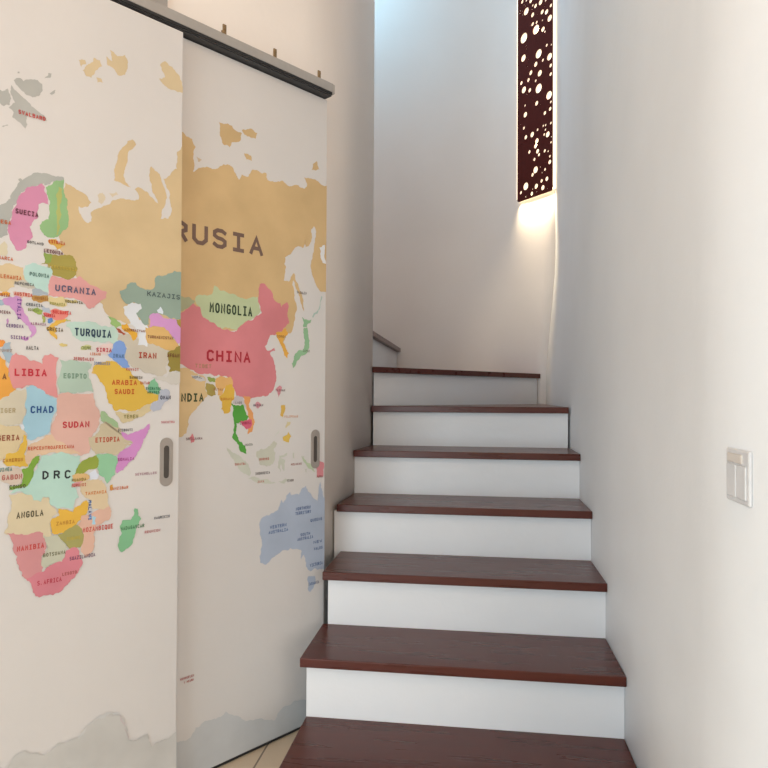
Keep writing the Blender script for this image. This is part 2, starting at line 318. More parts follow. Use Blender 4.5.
 ((236,140,50),[-1530,2426,-1483,2437,-1474,2426,-1483,2407,-1530,2394]),
 ((166,176,176),[-1474,2423,-1451,2428,-1453,2405,-1456,2385,-1441,2373,-1458,2330,-1473,2352,-1489,2384]),
 ((226,142,132),[-1455,2330,-1447,2366,-1429,2383,-1395,2369,-1373,2350,-1329,2342,-1313,2332,-1307,2373,-1278,2384,-1239,2366,-1240,2171,-1282,2191,-1365,2234,-1402,2217,-1433,2217,-1454,2268,-1458,2314]),
 ((180,192,164),[-1235,2359,-1178,2358,-1095,2351,-1081,2341,-1102,2305,-1080,2242,-1072,2203,-1149,2202,-1233,2198]),
 ((214,194,160),[-1544,2159,-1492,2165,-1456,2181,-1433,2210,-1384,2214,-1380,2158,-1388,2092,-1412,2053,-1455,2048,-1542,2051]),
 ((166,196,198),[-1384,2224,-1362,2234,-1308,2211,-1243,2171,-1249,2110,-1268,2076,-1274,2022,-1306,1997,-1350,1980,-1375,1986,-1391,2033,-1394,2079,-1382,2099]),
 ((226,172,148),[-1233,2195,-1072,2199,-1042,2114,-1035,2085,-1048,2029,-1070,2001,-1076,1967,-1090,1903,-1131,1892,-1186,1930,-1227,1966,-1273,1995,-1261,2063,-1245,2117]),
 ((222,192,142),[-1542,2048,-1455,2048,-1412,2050,-1397,2033,-1381,2013,-1393,2001,-1411,1956,-1429,1918,-1470,1908,-1488,1893,-1540,1900]),
 ((228,222,214),[-1409,2050,-1397,2056,-1388,2039,-1394,2026,-1403,2033]),
 ((230,178,62),[-1390,2008,-1378,1994,-1377,1954,-1389,1916,-1370,1875,-1370,1858,-1404,1858,-1428,1866,-1464,1869,-1476,1882,-1465,1920,-1429,1925,-1411,1943,-1393,1975]),
 ((228,186,145),[-1374,1954,-1318,1978,-1267,2003,-1240,1968,-1193,1938,-1131,1900,-1186,1903,-1240,1913,-1304,1907,-1324,1912,-1342,1900,-1370,1868,-1383,1909]),
 ((206,182,142),[-1062,1988,-1034,2044,-1005,2057,-1021,2057,-939,2025,-920,1996,-870,1957,-854,1934,-915,1945,-862,1939,-908,1916,-945,1889,-1004,1899,-1055,1895,-1077,1925,-1092,1982]),
 ((210,134,178),[-928,2001,-893,1985,-839,2001,-772,2040,-783,1991,-814,1933,-868,1854,-914,1806,-944,1793,-955,1810,-952,1860,-930,1902,-877,1929,-862,1943,-908,1963]),
 ((186,210,184),[-1351,1821,-1323,1872,-1311,1904,-1240,1913,-1186,1907,-1131,1893,-1131,1858,-1158,1805,-1150,1735,-1136,1692,-1156,1680,-1162,1639,-1210,1652,-1236,1648,-1269,1672,-1276,1707,-1302,1713,-1311,1690,-1346,1701,-1356,1728,-1396,1746,-1445,1744,-1433,1756,-1378,1770,-1357,1795]),
 ((128,162,50),[-1339,1903,-1320,1905,-1326,1872,-1345,1833,-1357,1795,-1375,1767,-1409,1763,-1451,1758,-1445,1773,-1403,1779,-1391,1811,-1404,1845,-1370,1855,-1358,1881]),
 ((220,192,164),[-1499,1858,-1404,1851,-1391,1811,-1403,1779,-1445,1777,-1460,1791,-1487,1806]),
 ((150,158,54),[-1158,1808,-1131,1858,-1089,1883,-1054,1892,-1039,1866,-1046,1831,-1089,1824,-1116,1805,-1151,1797]),
 ((148,192,142),[-1054,1892,-1062,1889,-1041,1898,-1004,1896,-956,1882,-944,1845,-959,1803,-955,1788,-988,1755,-999,1745,-1039,1795,-1047,1824,-1040,1859]),
 ((226,220,216),[-1088,1806,-1060,1821,-1038,1795,-1052,1768,-1081,1770]),
 ((224,176,110),[-1171,1802,-1130,1806,-1088,1795,-1088,1778,-1130,1768,-1164,1771]),
 ((220,150,140),[-1171,1764,-1102,1765,-1109,1738,-1164,1743]),
 ((222,190,145),[-1130,1761,-1088,1771,-1045,1774,-1016,1764,-1025,1765,-999,1727,-991,1676,-975,1617,-986,1589,-1072,1628,-1080,1672,-1108,1689,-1129,1733]),
 ((222,196,152),[-1450,1738,-1396,1742,-1356,1728,-1346,1701,-1311,1687,-1302,1709,-1279,1707,-1269,1669,-1246,1649,-1236,1628,-1262,1611,-1268,1552,-1264,1517,-1338,1541,-1393,1536,-1460,1559,-1469,1567,-1455,1623,-1443,1660,-1441,1711]),
 ((230,172,56),[-1233,1649,-1216,1643,-1196,1641,-1162,1623,-1156,1646,-1101,1675,-1090,1660,-1096,1611,-1127,1580,-1148,1562,-1182,1546,-1208,1530,-1235,1527,-1261,1537,-1267,1572,-1262,1605,-1229,1614]),
 ((224,172,142),[-1087,1603,-1059,1614,-986,1633,-975,1582,-986,1562,-1051,1542,-1064,1501,-1057,1444,-1077,1412,-1105,1396,-1123,1427,-1127,1483,-1114,1516,-1142,1554,-1125,1601]),
 ((165,200,205),[-1069,1594,-1051,1584,-1054,1549,-1072,1552]),
 ((140,165,200),[-1088,1673,-1073,1665,-1072,1580,-1083,1574]),
 ((166,152,82),[-1235,1523,-1202,1539,-1168,1551,-1148,1562,-1120,1538,-1112,1481,-1126,1448,-1174,1442,-1194,1473,-1214,1496]),
 ((214,140,132),[-1460,1566,-1394,1553,-1338,1552,-1300,1543,-1300,1523,-1286,1494,-1292,1448,-1305,1437,-1298,1382,-1304,1363,-1373,1343,-1391,1360,-1404,1395,-1411,1455,-1429,1503]),
 ((200,190,158),[-1300,1533,-1241,1524,-1214,1493,-1191,1459,-1194,1425,-1213,1394,-1253,1394,-1285,1377,-1298,1382,-1302,1436,-1286,1447,-1286,1494]),
 ((218,126,128),[-1194,1445,-1140,1447,-1129,1400,-1114,1377,-1125,1351,-1151,1307,-1185,1280,-1218,1252,-1277,1248,-1315,1246,-1331,1256,-1347,1299,-1373,1343,-1297,1362,-1285,1377,-1253,1391,-1213,1394,-1200,1419]),
 ((132,182,128),[-850,1606,-834,1601,-814,1546,-825,1533,-845,1506,-856,1449,-871,1414,-916,1389,-932,1409,-932,1453,-918,1487,-929,1525,-918,1549,-872,1547,-853,1574]),
 ((215,150,50),[-984,1733,-969,1739,-965,1717,-976,1707]),
 ((208,195,177),[-1702,612,-1552,652,-1470,520,-1439,509,-1408,554,-1366,560,-1311,528,-1289,508,-1221,541,-1127,530,-1092,565,-1030,593,-967,596,-914,566,-880,491,-866,422,-805,412,-764,417,-735,341,-677,353,-597,368,-597,44,-1708,376]),
 ((214,202,186),[-1127,532,-1092,570,-1030,598,-967,601,-915,571,-967,593,-1028,589,-1088,559,-1121,521]),
 ((206,184,170),[-917,569,-887,518,-868,428,-880,465,-895,509]),
]
MAP_EAST = [
 ((206,166,112),[-615,3698,-533,3679,-511,3660,-476,3657,-454,3619,-468,3551,-460,3515,-467,3469,-431,3503,-380,3522,-305,3528,-267,3564,-205,3566,-173,3521,-156,3498,-133,3537,-84,3535,-59,3583,-9,3588,51,3589,60,3549,130,3552,183,3571,238,3548,312,3573,369,3564,388,3598,359,3635,427,3644,526,3622,563,3627,563,2899,520,2894,463,2951,425,3044,439,3130,460,3231,469,3289,450,3328,426,3303,432,3262,409,3195,378,3176,369,3223,387,3247,352,3164,298,3163,264,3123,204,3080,213,3014,197,2931,240,2929,282,2989,327,2892,364,2814,374,2739,319,2864,274,2941,266,2912,302,2794,294,2697,251,2592,217,2596,195,2514,26,2786,-137,2586,-412,2566,-721,2543,-735,3687]),
 ((226,216,206),[500,3194,550,3218,562,3091,531,3094,511,3128]),
 ((206,166,112),[-300,3806,-239,3817,-176,3789,-135,3787,-143,3745,-206,3713,-222,3676,-268,3683,-292,3729]),
 ((206,166,112),[-136,3808,-62,3836,-20,3821,-36,3781,-94,3779]),
 ((206,166,112),[-118,3670,-69,3669,-60,3637,-101,3636]),
 ((206,176,140),[-446,3563,-410,3553,-439,3536]),
 ((206,166,112),[436,3743,469,3774,501,3722,426,3703]),
 ((186,188,140),[-434,2762,-386,2774,-330,2792,-317,2837,-281,2810,-193,2802,-125,2784,-9,2803,16,2715,-39,2665,-101,2640,-161,2585,-227,2592,-293,2593,-349,2619,-391,2640,-419,2698,-447,2731]),
 ((166,160,120),[-579,2752,-487,2750,-447,2731,-460,2706,-526,2664,-578,2670]),
 ((210,120,118),[-577,2624,-506,2677,-460,2718,-413,2698,-391,2640,-349,2619,-293,2593,-227,2586,-161,2578,-101,2634,-39,2658,24,2703,8,2753,-1,2843,6,2883,46,2890,104,2842,129,2792,171,2783,180,2757,222,2795,239,2776,231,2708,241,2655,198,2625,190,2597,131,2573,90,2570,50,2496,75,2471,124,2493,132,2474,91,2458,125,2394,142,2315,143,2284,117,2221,56,2183,-11,2179,-61,2169,-110,2176,-158,2182,-191,2255,-207,2291,-253,2303,-314,2302,-432,2318,-518,2359,-600,2369]),
 ((214,176,122),[-600,2353,-561,2352,-522,2344,-449,2320,-381,2298,-370,2274,-373,2225,-352,2195,-379,2171,-406,2141,-447,2099,-473,2070,-479,2023,-492,1976,-524,1954,-557,1944,-595,1945]),
 ((200,188,178),[-469,2307,-387,2294,-373,2274,-442,2281]),
 ((140,150,65),[-363,2295,-303,2287,-307,2266,-346,2268]),
 ((165,140,65),[-366,2262,-303,2238,-302,2195,-331,2183,-359,2195,-373,2225]),
 ((226,168,98),[-303,2287,-261,2303,-202,2302,-187,2252,-231,2239,-259,2189,-288,2189,-303,2238]),
 ((222,170,60),[-231,2251,-194,2258,-172,2221,-171,2171,-193,2139,-200,2096,-244,2081,-266,2109,-259,2152,-281,2183,-259,2195]),
 ((196,180,172),[-158,2189,-110,2176,-77,2108,-109,2122,-150,2142,-189,2143]),
 ((226,150,85),[-110,2189,-53,2176,-69,2135,-35,2080,-21,2025,-42,1965,-75,1952,-59,2013,-77,2095,-102,2156]),
 ((80,150,50),[-197,2143,-158,2129,-110,2135,-68,2060,-84,2034,-125,2028,-157,2022,-161,1969,-140,1921,-91,1879,-82,1831,-123,1847,-155,1909,-187,1937,-172,2003,-181,2096]),
 ((212,90,110),[-133,2035,-76,2040,-43,2040,-51,1992,-84,1980,-116,2008]),
 ((198,190,166),[-226,1884,-178,1844,-118,1816,-88,1789,-47,1719,-57,1695,-107,1720,-147,1764,-187,1812,-216,1855]),
 ((198,188,162),[29,1858,88,1872,130,1904,152,1886,125,1852,142,1825,121,1758,68,1744,15,1765,-6,1809,-7,1843]),
 ((198,190,166),[170,1806,236,1820,231,1803,181,1788,220,1768,209,1703,187,1753,182,1701,159,1729]),
 ((198,190,166),[-67,1679,-5,1682,90,1657,144,1635,69,1637,-15,1656]),
 ((198,190,166),[166,1641,221,1658,266,1646,210,1624,188,1631]),
 ((198,190,166),[281,1817,293,1821,293,1781,282,1782]),
 ((198,190,166),[351,1795,380,1789,375,1771,357,1777]),
 ((198,190,166),[387,1703,403,1706,400,1679,391,1684]),
 ((220,170,75),[183,2129,216,2129,211,2085,200,2045,178,2059]),
 ((220,175,75),[196,1919,246,1956,269,1924,247,1885,202,1901]),
 ((214,190,140),[234,2023,262,2018,251,1996,218,1979]),
 ((205,200,175),[135,1938,173,1972,168,1959,141,1934]),
 ((186,190,150),[357,1786,404,1746,453,1734,477,1677,453,1688,405,1719,369,1758]),
 ((214,130,128),[513,1753,557,1727,551,1644,502,1639,490,1676,483,1704]),
 ((205,130,130),[143,2235,166,2254,188,2243,175,2200,158,2174]),
 ((212,140,140),[-4,2152,23,2130,1,2107,-22,2126]),
 ((212,120,120),[-459,1972,-445,1950,-441,1934,-445,1921,-465,1916,-475,1946]),
 ((226,160,60),[133,2584,217,2623,234,2591,192,2541,209,2515,244,2463,227,2429,202,2448,175,2513,150,2552]),
 ((140,172,125),[352,2709,374,2693,401,2690,432,2698,425,2678,398,2665,393,2644,360,2645,367,2669]),
 ((140,172,125),[367,2637,393,2644,404,2610,419,2555,416,2513,394,2471,341,2447,314,2419,297,2384,276,2367,267,2397,284,2445,314,2478,358,2489,376,2525,368,2580]),
 ((170,185,165),[520,2866,530,2860,511,2787,447,2711,438,2717,502,2793]),
 ((172,174,180),[26,1411,52,1434,117,1447,164,1463,191,1524,205,1501,232,1547,260,1566,274,1542,338,1541,367,1583,396,1591,411,1556,471,1499,501,1479,508,1563,523,1607,546,1537,563,1492,563,1010,475,1035,438,1020,401,1060,382,1141,357,1112,363,1167,320,1190,270,1204,201,1199,120,1164,68,1131,29,1149,22,1192,40,1252,33,1305,20,1370]),
 ((172,174,180),[416,990,476,985,484,932,439,885,417,912]),
 ((194,186,176),[-624,24,-626,257,-513,252,-449,248,-417,293,-351,309,-282,295,-213,315,-140,266,-41,206,61,176,146,137,194,184,305,208,450,176,482,24]),
]
WORDS_WEST = [  # text, left, right, baseline, cap height (mm), colour
 ('SUECIA',-721.2,-669.4,1508.5,11.6,(95,30,45)),
 ('NORUEGA',-781.3,-728.3,1479.8,9.0,(205,95,35)),
 ('DINAMARCA',-780.3,-723.1,1398.6,8.1,(205,95,35)),
 ('GOTLAND',-694.8,-657.4,1444.8,6.5,(60,55,50)),
 ('ESTONIA',-647.3,-608.3,1453.5,7.9,(200,60,20)),
 ('LETONIA',-658.3,-612.7,1429.4,8.1,(95,30,45)),
 ('BIELORUSIA',-648.8,-579.1,1394.8,7.2,(200,165,60)),
 ('POLONIA',-688.4,-644.1,1370.2,8.9,(80,110,95)),
 ('ALEMANIA',-756.6,-704.5,1357.0,9.1,(205,95,35)),
 ('REPCHECA',-720.2,-677.2,1346.1,6.9,(110,100,90)),
 ('UCRANIA',-632.3,-531.9,1341.4,15.8,(95,88,105)),
 ('SUIZA',-753.0,-728.2,1315.8,7.4,(165,60,40)),
 ('AUSTRIA',-720.9,-680.2,1321.1,8.1,(200,70,50)),
 ('HUNGRIA',-676.8,-645.6,1316.4,7.5,(165,100,35)),
 ('RUMANIA',-643.2,-606.4,1307.4,7.1,(150,140,50)),
 ('MOLDAVIA',-607.7,-564.8,1316.4,6.8,(100,80,40)),
 ('CROACIA',-695.1,-657.8,1299.9,7.0,(85,85,85)),
 ('BOSNIA',-690.6,-666.5,1288.3,6.5,(120,130,60)),
 ('SERBIA',-656.4,-629.2,1278.2,7.6,(195,40,40)),
 ('BULGARIA',-636.2,-592.1,1287.4,8.6,(215,40,40)),
 ('ALBANIA',-684.7,-649.4,1256.7,6.5,(150,90,110)),
 ('GRECIA',-649.2,-610.3,1245.3,9.0,(95,75,40)),
 ('CORCEGA',-761.6,-726.7,1277.4,6.8,(95,30,45)),
 ('CERDENA',-736.7,-698.7,1247.3,8.0,(105,60,110)),
 ('SICILIA',-727.0,-688.7,1221.8,7.8,(110,60,115)),
 ('MALTA',-693.8,-665.4,1198.8,8.8,(60,55,50)),
 ('TUNEZ',-751.3,-722.4,1191.0,6.8,(170,140,120)),
 ('TURQUIA',-585.5,-491.2,1238.3,19.3,(25,55,75)),
 ('CHIPRE',-567.0,-542.6,1205.9,8.1,(110,120,30)),
 ('SIRIA',-531.3,-490.7,1202.3,10.0,(200,60,70)),
 ('LIBANO',-546.1,-518.7,1192.8,6.9,(220,110,50)),
 ('JORDANIA',-537.1,-494.1,1169.6,7.5,(110,125,150)),
 ('JERUSALEN',-587.1,-536.0,1178.6,8.1,(195,70,60)),
 ('IRAK',-489.2,-457.7,1189.2,9.7,(90,120,150)),
 ('IRAN',-421.2,-368.0,1191.1,15.8,(175,60,35)),
 ('ARABIA',-491.0,-421.8,1120.3,13.3,(205,85,25)),
 ('SAUDI',-484.2,-428.3,1097.3,13.3,(205,85,25)),
 ('KUWAIT',-453.3,-418.1,1157.3,7.2,(195,80,50)),
 ('BAHREIN',-443.6,-408.1,1136.8,7.3,(90,70,40)),
 ('QATAR',-414.9,-387.0,1122.9,7.3,(195,80,50)),
 ('EMIRATOS',-398.1,-355.4,1108.7,7.4,(40,110,70)),
 ('ARABES',-395.1,-358.2,1099.0,7.4,(40,110,70)),
 ('OMAN',-358.0,-325.8,1083.3,10.7,(60,60,75)),
 ('YEMEN',-458.5,-418.0,1034.8,9.8,(145,130,60)),
 ('SOCOTRA',-354.4,-313.2,1019.7,6.2,(205,110,110)),
 ('DJIBOUTI',-472.6,-432.6,1002.1,6.7,(100,90,90)),
 ('ETIOPIA',-531.1,-467.0,976.9,12.5,(195,70,40)),
 ('SOMALIA',-473.0,-427.6,927.3,7.7,(160,40,110)),
 ('SEYCHELLES',-425.8,-364.3,886.3,6.5,(175,120,125)),
 ('ZANZIBAR',-492.9,-442.9,855.0,7.6,(215,110,60)),
 ('TANZANIA',-554.1,-499.1,849.3,8.2,(215,120,50)),
 ('AFGANO',-339.0,-294.1,1197.4,10.3,(115,60,25)),
 ('KAZAJIS',-399.6,-300.6,1355.4,12.9,(70,85,80)),
 ('TURKMENISTAN',-395.4,-320.3,1244.7,8.0,(135,85,50)),
 ('AZERBAIYAN',-459.8,-402.7,1258.7,6.7,(145,75,35)),
 ('LIBIA',-719.6,-645.7,1137.8,16.9,(200,25,45)),
 ('EGIPTO',-610.1,-552.8,1134.3,12.6,(120,145,115)),
 ('A',-743.9,-732.6,1129.0,13.5,(125,75,30)),
 ('NIGER',-754.7,-713.2,1053.7,10.8,(180,155,110)),
 ('CHAD',-683.8,-629.2,1052.0,16.8,(20,75,125)),
 ('SUDAN',-610.9,-543.9,1015.3,15.5,(200,30,45)),
 ('NIGERIA',-772.0,-703.9,990.8,13.0,(150,70,40)),
 ('REPCENTROAFRICANA',-687.5,-580.8,966.2,8.5,(205,85,50)),
 ('CAMERUN',-739.9,-695.8,942.4,8.2,(190,120,30)),
 ('GUINEA',-751.9,-718.8,922.0,8.5,(30,120,105)),
 ('GABON',-741.5,-697.4,902.2,11.8,(185,95,80)),
 ('CONGO',-725.7,-689.6,881.1,8.7,(80,80,20)),
 ('D',-656.0,-638.1,896.7,19.7,(30,35,35)),
 ('R',-630.8,-612.4,895.7,19.9,(30,35,35)),
 ('C',-605.9,-587.1,894.2,20.2,(30,35,35)),
 ('RUANDA',-587.0,-550.9,885.5,7.3,(130,110,40)),
 ('BURUNDI',-586.8,-550.7,871.9,7.8,(190,80,60)),
 ('ANGOLA',-710.2,-649.3,812.1,14.8,(80,68,40)),
 ('ZAMBIA',-621.8,-577.3,784.6,9.1,(190,125,35)),
 ('MOZAMBIQUE',-559.1,-481.3,758.9,11.9,(205,75,60)),
 ('ZIMBABWE',-597.0,-563.7,745.3,7.7,(190,160,50)),
 ('NAMIBIA',-708.1,-647.1,737.2,12.0,(205,60,50)),
 ('BOTSUANA',-650.3,-597.7,714.7,9.0,(110,100,65)),
 ('SUAZILANDIA',-589.4,-526.3,696.5,8.8,(95,40,75)),
 ('LESOTO',-606.4,-571.0,662.7,7.7,(165,75,65)),
 ('S.AFRICA',-662.8,-606.2,651.1,10.8,(190,40,60)),
 ('MADAGASCAR',-463.0,-398.0,750.2,9.3,(60,110,65)),
 ('MAURICIO',-371.5,-325.1,766.4,7.2,(80,80,85)),
 ('REUNION',-397.8,-352.4,733.0,7.1,(190,100,95)),
 ('SVALBARD',-717.8,-656.8,1738.3,9.8,(195,60,50)),
 ('|ITALIA',-713.5,-705.0,1265.7,50.4,(110,60,125)),
 ('|MALAWI',-545.3,-537.4,786.1,51.6,(50,75,120)),
]
WORDS_EAST = [  # text, left, right, baseline, cap height (mm), colour
 ('RUSIA',-309.9,20.7,1528.7,59.0,(112,82,66)),
 ('MONGOLIA',-178.7,-22.9,1337.2,30.0,(35,55,30)),
 ('CHINA',-188.9,-27.0,1194.0,33.8,(170,25,40)),
 ('TIBET',-223.0,-166.8,1173.8,11.6,(175,125,90)),
 ('INDIA',-286.6,-190.9,1076.3,24.2,(55,65,30)),
 ('NEPAL',-230.7,-198.1,1143.0,6.9,(110,110,110)),
 ('BUTAN',-161.0,-126.7,1108.5,7.1,(170,110,60)),
 ('BIRMANIA',-135.0,-89.4,1080.4,7.2,(200,120,40)),
 ('LAOS',-84.0,-58.7,1069.1,7.3,(120,110,100)),
 ('SRILANKA',-249.4,-194.5,967.2,7.4,(120,70,70)),
 ('HAINAN',-17.9,20.1,1060.9,7.4,(80,70,80)),
 ('TAIWAN',66.6,107.0,1108.1,7.7,(120,80,80)),
 ('FILIPINAS',103.7,162.0,1023.4,7.1,(215,150,110)),
 ('CAMBOYA',-67.1,-26.7,1006.5,8.5,(150,25,60)),
 ('COREA',68.9,109.3,1280.1,7.7,(150,100,50)),
 ('JAPON',179.1,209.4,1238.9,8.0,(100,110,80)),
 ('SAJALIN',151.6,194.5,1430.3,7.9,(80,75,70)),
 ('SUMATRA',-83.8,-43.9,883.5,7.3,(185,100,85)),
 ('BORNEO',6.5,45.2,892.6,7.5,(190,100,85)),
 ('INDONESIA',-8.2,49.5,849.0,8.1,(100,90,85)),
 ('JAVA',-0.4,26.4,823.6,7.5,(190,100,85)),
 ('TIMOR',116.0,145.1,816.1,7.8,(100,85,80)),
 ('MOLUCAS',132.0,178.4,867.9,7.2,(150,80,70)),
 ('MALASIA',-48.2,-18.5,940.9,7.3,(80,90,75)),
 ('PAPUA',244.4,271.5,818.0,8.1,(150,60,60)),
 ('NORTHERN',154.3,218.8,719.3,10.5,(50,75,115)),
 ('TERRITORY',152.4,221.2,704.4,10.5,(50,75,115)),
 ('WESTERN',49.3,117.5,674.6,10.2,(60,85,125)),
 ('AUSTRALIA',43.6,123.8,658.7,10.2,(60,85,125)),
 ('SOUTH',174.2,217.5,632.9,9.6,(50,75,115)),
 ('AUSTRALIA',161.6,230.8,619.7,9.6,(50,75,115)),
 ('QUEENS',217.0,270.6,674.3,9.7,(50,75,115)),
 ('NEW',230.9,271.3,599.6,9.7,(50,75,115)),
 ('WALES',233.4,273.7,577.4,9.7,(50,75,115)),
 ('VICTORIA',216.2,274.3,524.8,10.7,(50,75,115)),
 ('TASMANIA',210.3,259.0,464.0,9.7,(50,75,115)),
 ('KERGUELEN',-259.0,-214.6,294.1,6.5,(165,60,55)),
 ('Y HEARD',-247.9,-216.1,282.4,6.2,(165,60,55)),
]
GLYPH = {
 'A': ['0,0 2,6 4,0', '.75,2 3.25,2'], 'B': ['0,0 0,6 2.6,6 3.6,5.4 3.6,3.8 2.6,3.2 0,3.2', '2.6,3.2 4,2.4 4,.8 2.8,0 0,0'], 'C': ['4,5.2 2.9,6 1.3,6 .2,4.9 .2,1.1 1.3,0 2.9,0 4,.8'],
 'D': ['0,0 0,6 2,6 4,4.4 4,1.6 2,0 0,0'], 'E': ['4,6 .2,6 .2,0 4,0', '.2,3.1 3.5,3.1'], 'F': ['4,6 .2,6 .2,0', '.2,3.1 3.5,3.1'], 'G': ['4,5.2 2.9,6 1.3,6 .2,4.9 .2,1.1 1.3,0 2.9,0 4,.8 4,2.8 2.4,2.8'],
 'H': ['0,0 0,6', '4,0 4,6', '0,3.1 4,3.1'], 'I': ['.4,6 3.6,6', '2,6 2,0', '.4,0 3.6,0'], 'J': ['1.2,6 3.6,6 3.6,1.2 2.6,0 1.2,0 .2,.9'], 'K': ['0,0 0,6', '4,6 .2,2.6', '1.5,3.8 4,0'], 'L': ['.3,6 .3,0 4,0'],
 'M': ['0,0 .2,6 2,2.6 3.8,6 4,0'], 'N': ['0,0 0,6 4,0 4,6'], 'O': ['1.3,0 0,1.3 0,4.7 1.3,6 2.7,6 4,4.7 4,1.3 2.7,0 1.3,0'], 'P': ['0,0 0,6 2.7,6 4,5.2 4,3.5 2.7,2.7 0,2.7'],
 'Q': ['1.3,0 0,1.3 0,4.7 1.3,6 2.7,6 4,4.7 4,1.3 2.7,0 1.3,0', '2.2,1.2 3.8,-1'], 'R': ['0,0 0,6 2.7,6 4,5.2 4,3.6 2.7,2.9 0,2.9', '2.3,2.9 4,0'], 'S': ['3.8,5.3 2.8,6 1.2,6 .2,5.2 .2,3.9 1.2,3.2 2.8,2.9 3.8,2.2 3.8,.9 2.8,0 1.2,0 .1,.8'],
 'T': ['0,6 4,6', '2,6 2,0'], 'U': ['0,6 0,1.3 1.2,0 2.8,0 4,1.3 4,6'], 'V': ['0,6 2,0 4,6'], 'W': ['0,6 .8,0 2,4 3.2,0 4,6'], 'Y': ['0,6 2,3 4,6', '2,3 2,0'], 'Z': ['0,6 4,6 0,0 4,0'], '.': ['.9,0 .9,.7']}
LETTERS = {k: [[tuple(map(float, t.split(','))) for t in s.split()] for s in v] for k, v in GLYPH.items()}
DOOR_WHITE = (.63, .61, .595)
M_door = plaster('off white painted door', DOOR_WHITE, .5, .035, .03, 30)
paint_cache = {}
def paint(col, ref):
    key = (col, ref)
    if key not in paint_cache:
        a, r = lin(col), lin(ref); alb = tuple(min(.84, x/y*w) for x, y, w in zip(a, r, DOOR_WHITE))
        m, n, l, b = new_mat('map paint %d %d %d' % col)
        tc = n.new('ShaderNodeTexCoord'); nz = n.new('ShaderNodeTexNoise'); nz.inputs['Scale'].default_value = 7; nz.inputs['Detail'].default_value = 6
        rp = n.new('ShaderNodeValToRGB'); rp.color_ramp.elements[0].position = .3; rp.color_ramp.elements[1].position = .72
        rp.color_ramp.elements[0].color = tuple(c*.90 for c in alb)+(1,); rp.color_ramp.elements[1].color = tuple(min(.84, c*1.06+.008) for c in alb)+(1,)
        l.new(tc.outputs['Object'], nz.inputs['Vector']); l.new(nz.outputs['Fac'], rp.inputs['Fac']); l.new(rp.outputs['Color'], b.inputs['Base Color'])
        b.inputs['Roughness'].default_value = .6
        paint_cache[key] = m
    return paint_cache[key]
def stroke(bm, pts, w, y, mi, shear):
    """a ribbon of width w along pts, mitred, lying in the plane y"""
    closed = len(pts) > 3 and pts[0] == pts[-1]
    P = [Vector(p) for p in (pts[:-1] if closed else pts)]; n = len(P); L = []; Rr = []
    for i in range(n):
        a = P[i-1] if (closed or i > 0) else None; c = P[(i+1) % n] if (closed or i < n-1) else None
        d1 = (P[i]-a).normalized() if a is not None else None; d2 = (c-P[i]).normalized() if c is not None else None
        q = P[i]
        if d1 is None: nv = Vector((-d2.y, d2.x)); q = q-d2*w*.35; k = 1
        elif d2 is None: nv = Vector((-d1.y, d1.x)); q = q+d1*w*.35; k = 1
        else:
            n1 = Vector((-d1.y, d1.x)); n2 = Vector((-d2.y, d2.x)); nv = (n1+n2)
            if nv.length < 1e-6: nv = n1
            nv.normalize(); k = 1/max(.55, nv.dot(n1))
        L.append(q+nv*w/2*k); Rr.append(q-nv*w/2*k)
    va = [bm.verts.new((p.x, y, p.y)) for p in L]; vb = [bm.verts.new((p.x, y, p.y)) for p in Rr]
    for i in range(n if closed else n-1):
        j = (i+1) % n; f = bm.faces.new((va[i], va[j], vb[j], vb[i])); f.material_index = mi
def coast(P, edge):
    """brush-drawn border: split long straight runs and let them wander a little"""
    rnd = random.Random(int(abs(P[0][0])*7919+abs(P[0][1])*104729))
    for lev in range(3):
        Q = []
        for i in range(len(P)):
            a, c = P[i], P[(i+1) % len(P)]; Q.append(a)
            dx, dz = c[0]-a[0], c[1]-a[1]; ln = math.hypot(dx, dz)
            on_edge = any(abs(a[0]-e) < .001 and abs(c[0]-e) < .001 for e in (edge, -1.17)) or max(a[1], c[1]) < .02
            if ln > .0055 and not on_edge:
                k = rnd.uniform(-.16, .16)*min(ln, .03)/ln; t = rnd.uniform(.4, .6)
                Q.append((min(edge, a[0]+dx*t-dz*k), a[1]+dz*t+dx*k))
        P = Q
    return P
def paint_map(bm, mats, regions, words, y0, ref, edge):
    """regions and words as thin coats of paint in front of the plane y = y0 (the room is on -Y)"""
    idx = {}
    def slot(c):
        if c not in idx: idx[c] = len(mats); mats.append(paint(c, ref))
        return idx[c]
    y = y0-.00015
    for col, flat in regions:
        y -= .000018
        vs = [bm.verts.new((px, y, pz)) for px, pz in coast([(flat[i]/2000, flat[i+1]/2000) for i in range(0, len(flat), 2)], edge)]
        try: f = bm.faces.new(vs); f.material_index = slot(col)
        except ValueError: pass
    y -= .00015
    for text, u0, u1, zb, h, col in words:
        mi = slot(col); vert = text[0] == '|'; text = text.lstrip('|')
        nchar = len(text); zb /= 1000; h /= 1000; u0 /= 1000; u1 /= 1000
        if vert: adv = h/nchar; cw = adv*.78; ch = u1-u0
        else: adv = (u1-u0)/nchar; cw = adv*.78; ch = h
        wst = min(ch*.20, cw*.33)
        for i, cc in enumerate(text):
            if cc not in LETTERS: continue
            yy = y
            for s in LETTERS[cc]:
                yy -= .00002
                q = []
                for gx, gz in s:
                    fx = wst/2+gx/4*(cw-wst); fz = wst/2+gz/6*(ch-wst)
                    if vert: q.append((u0+ch-fz if False else u0+fz, zb+h-(i+.13)*adv-fx))
                    else: q.append((u0+(i+.13)*adv+fx, zb+fz))
                if max(p[0] for p in q) > edge-.003 or min(p[0] for p in q) < -1.17: continue
                stroke(bm, q, wst, yy, mi, 0)

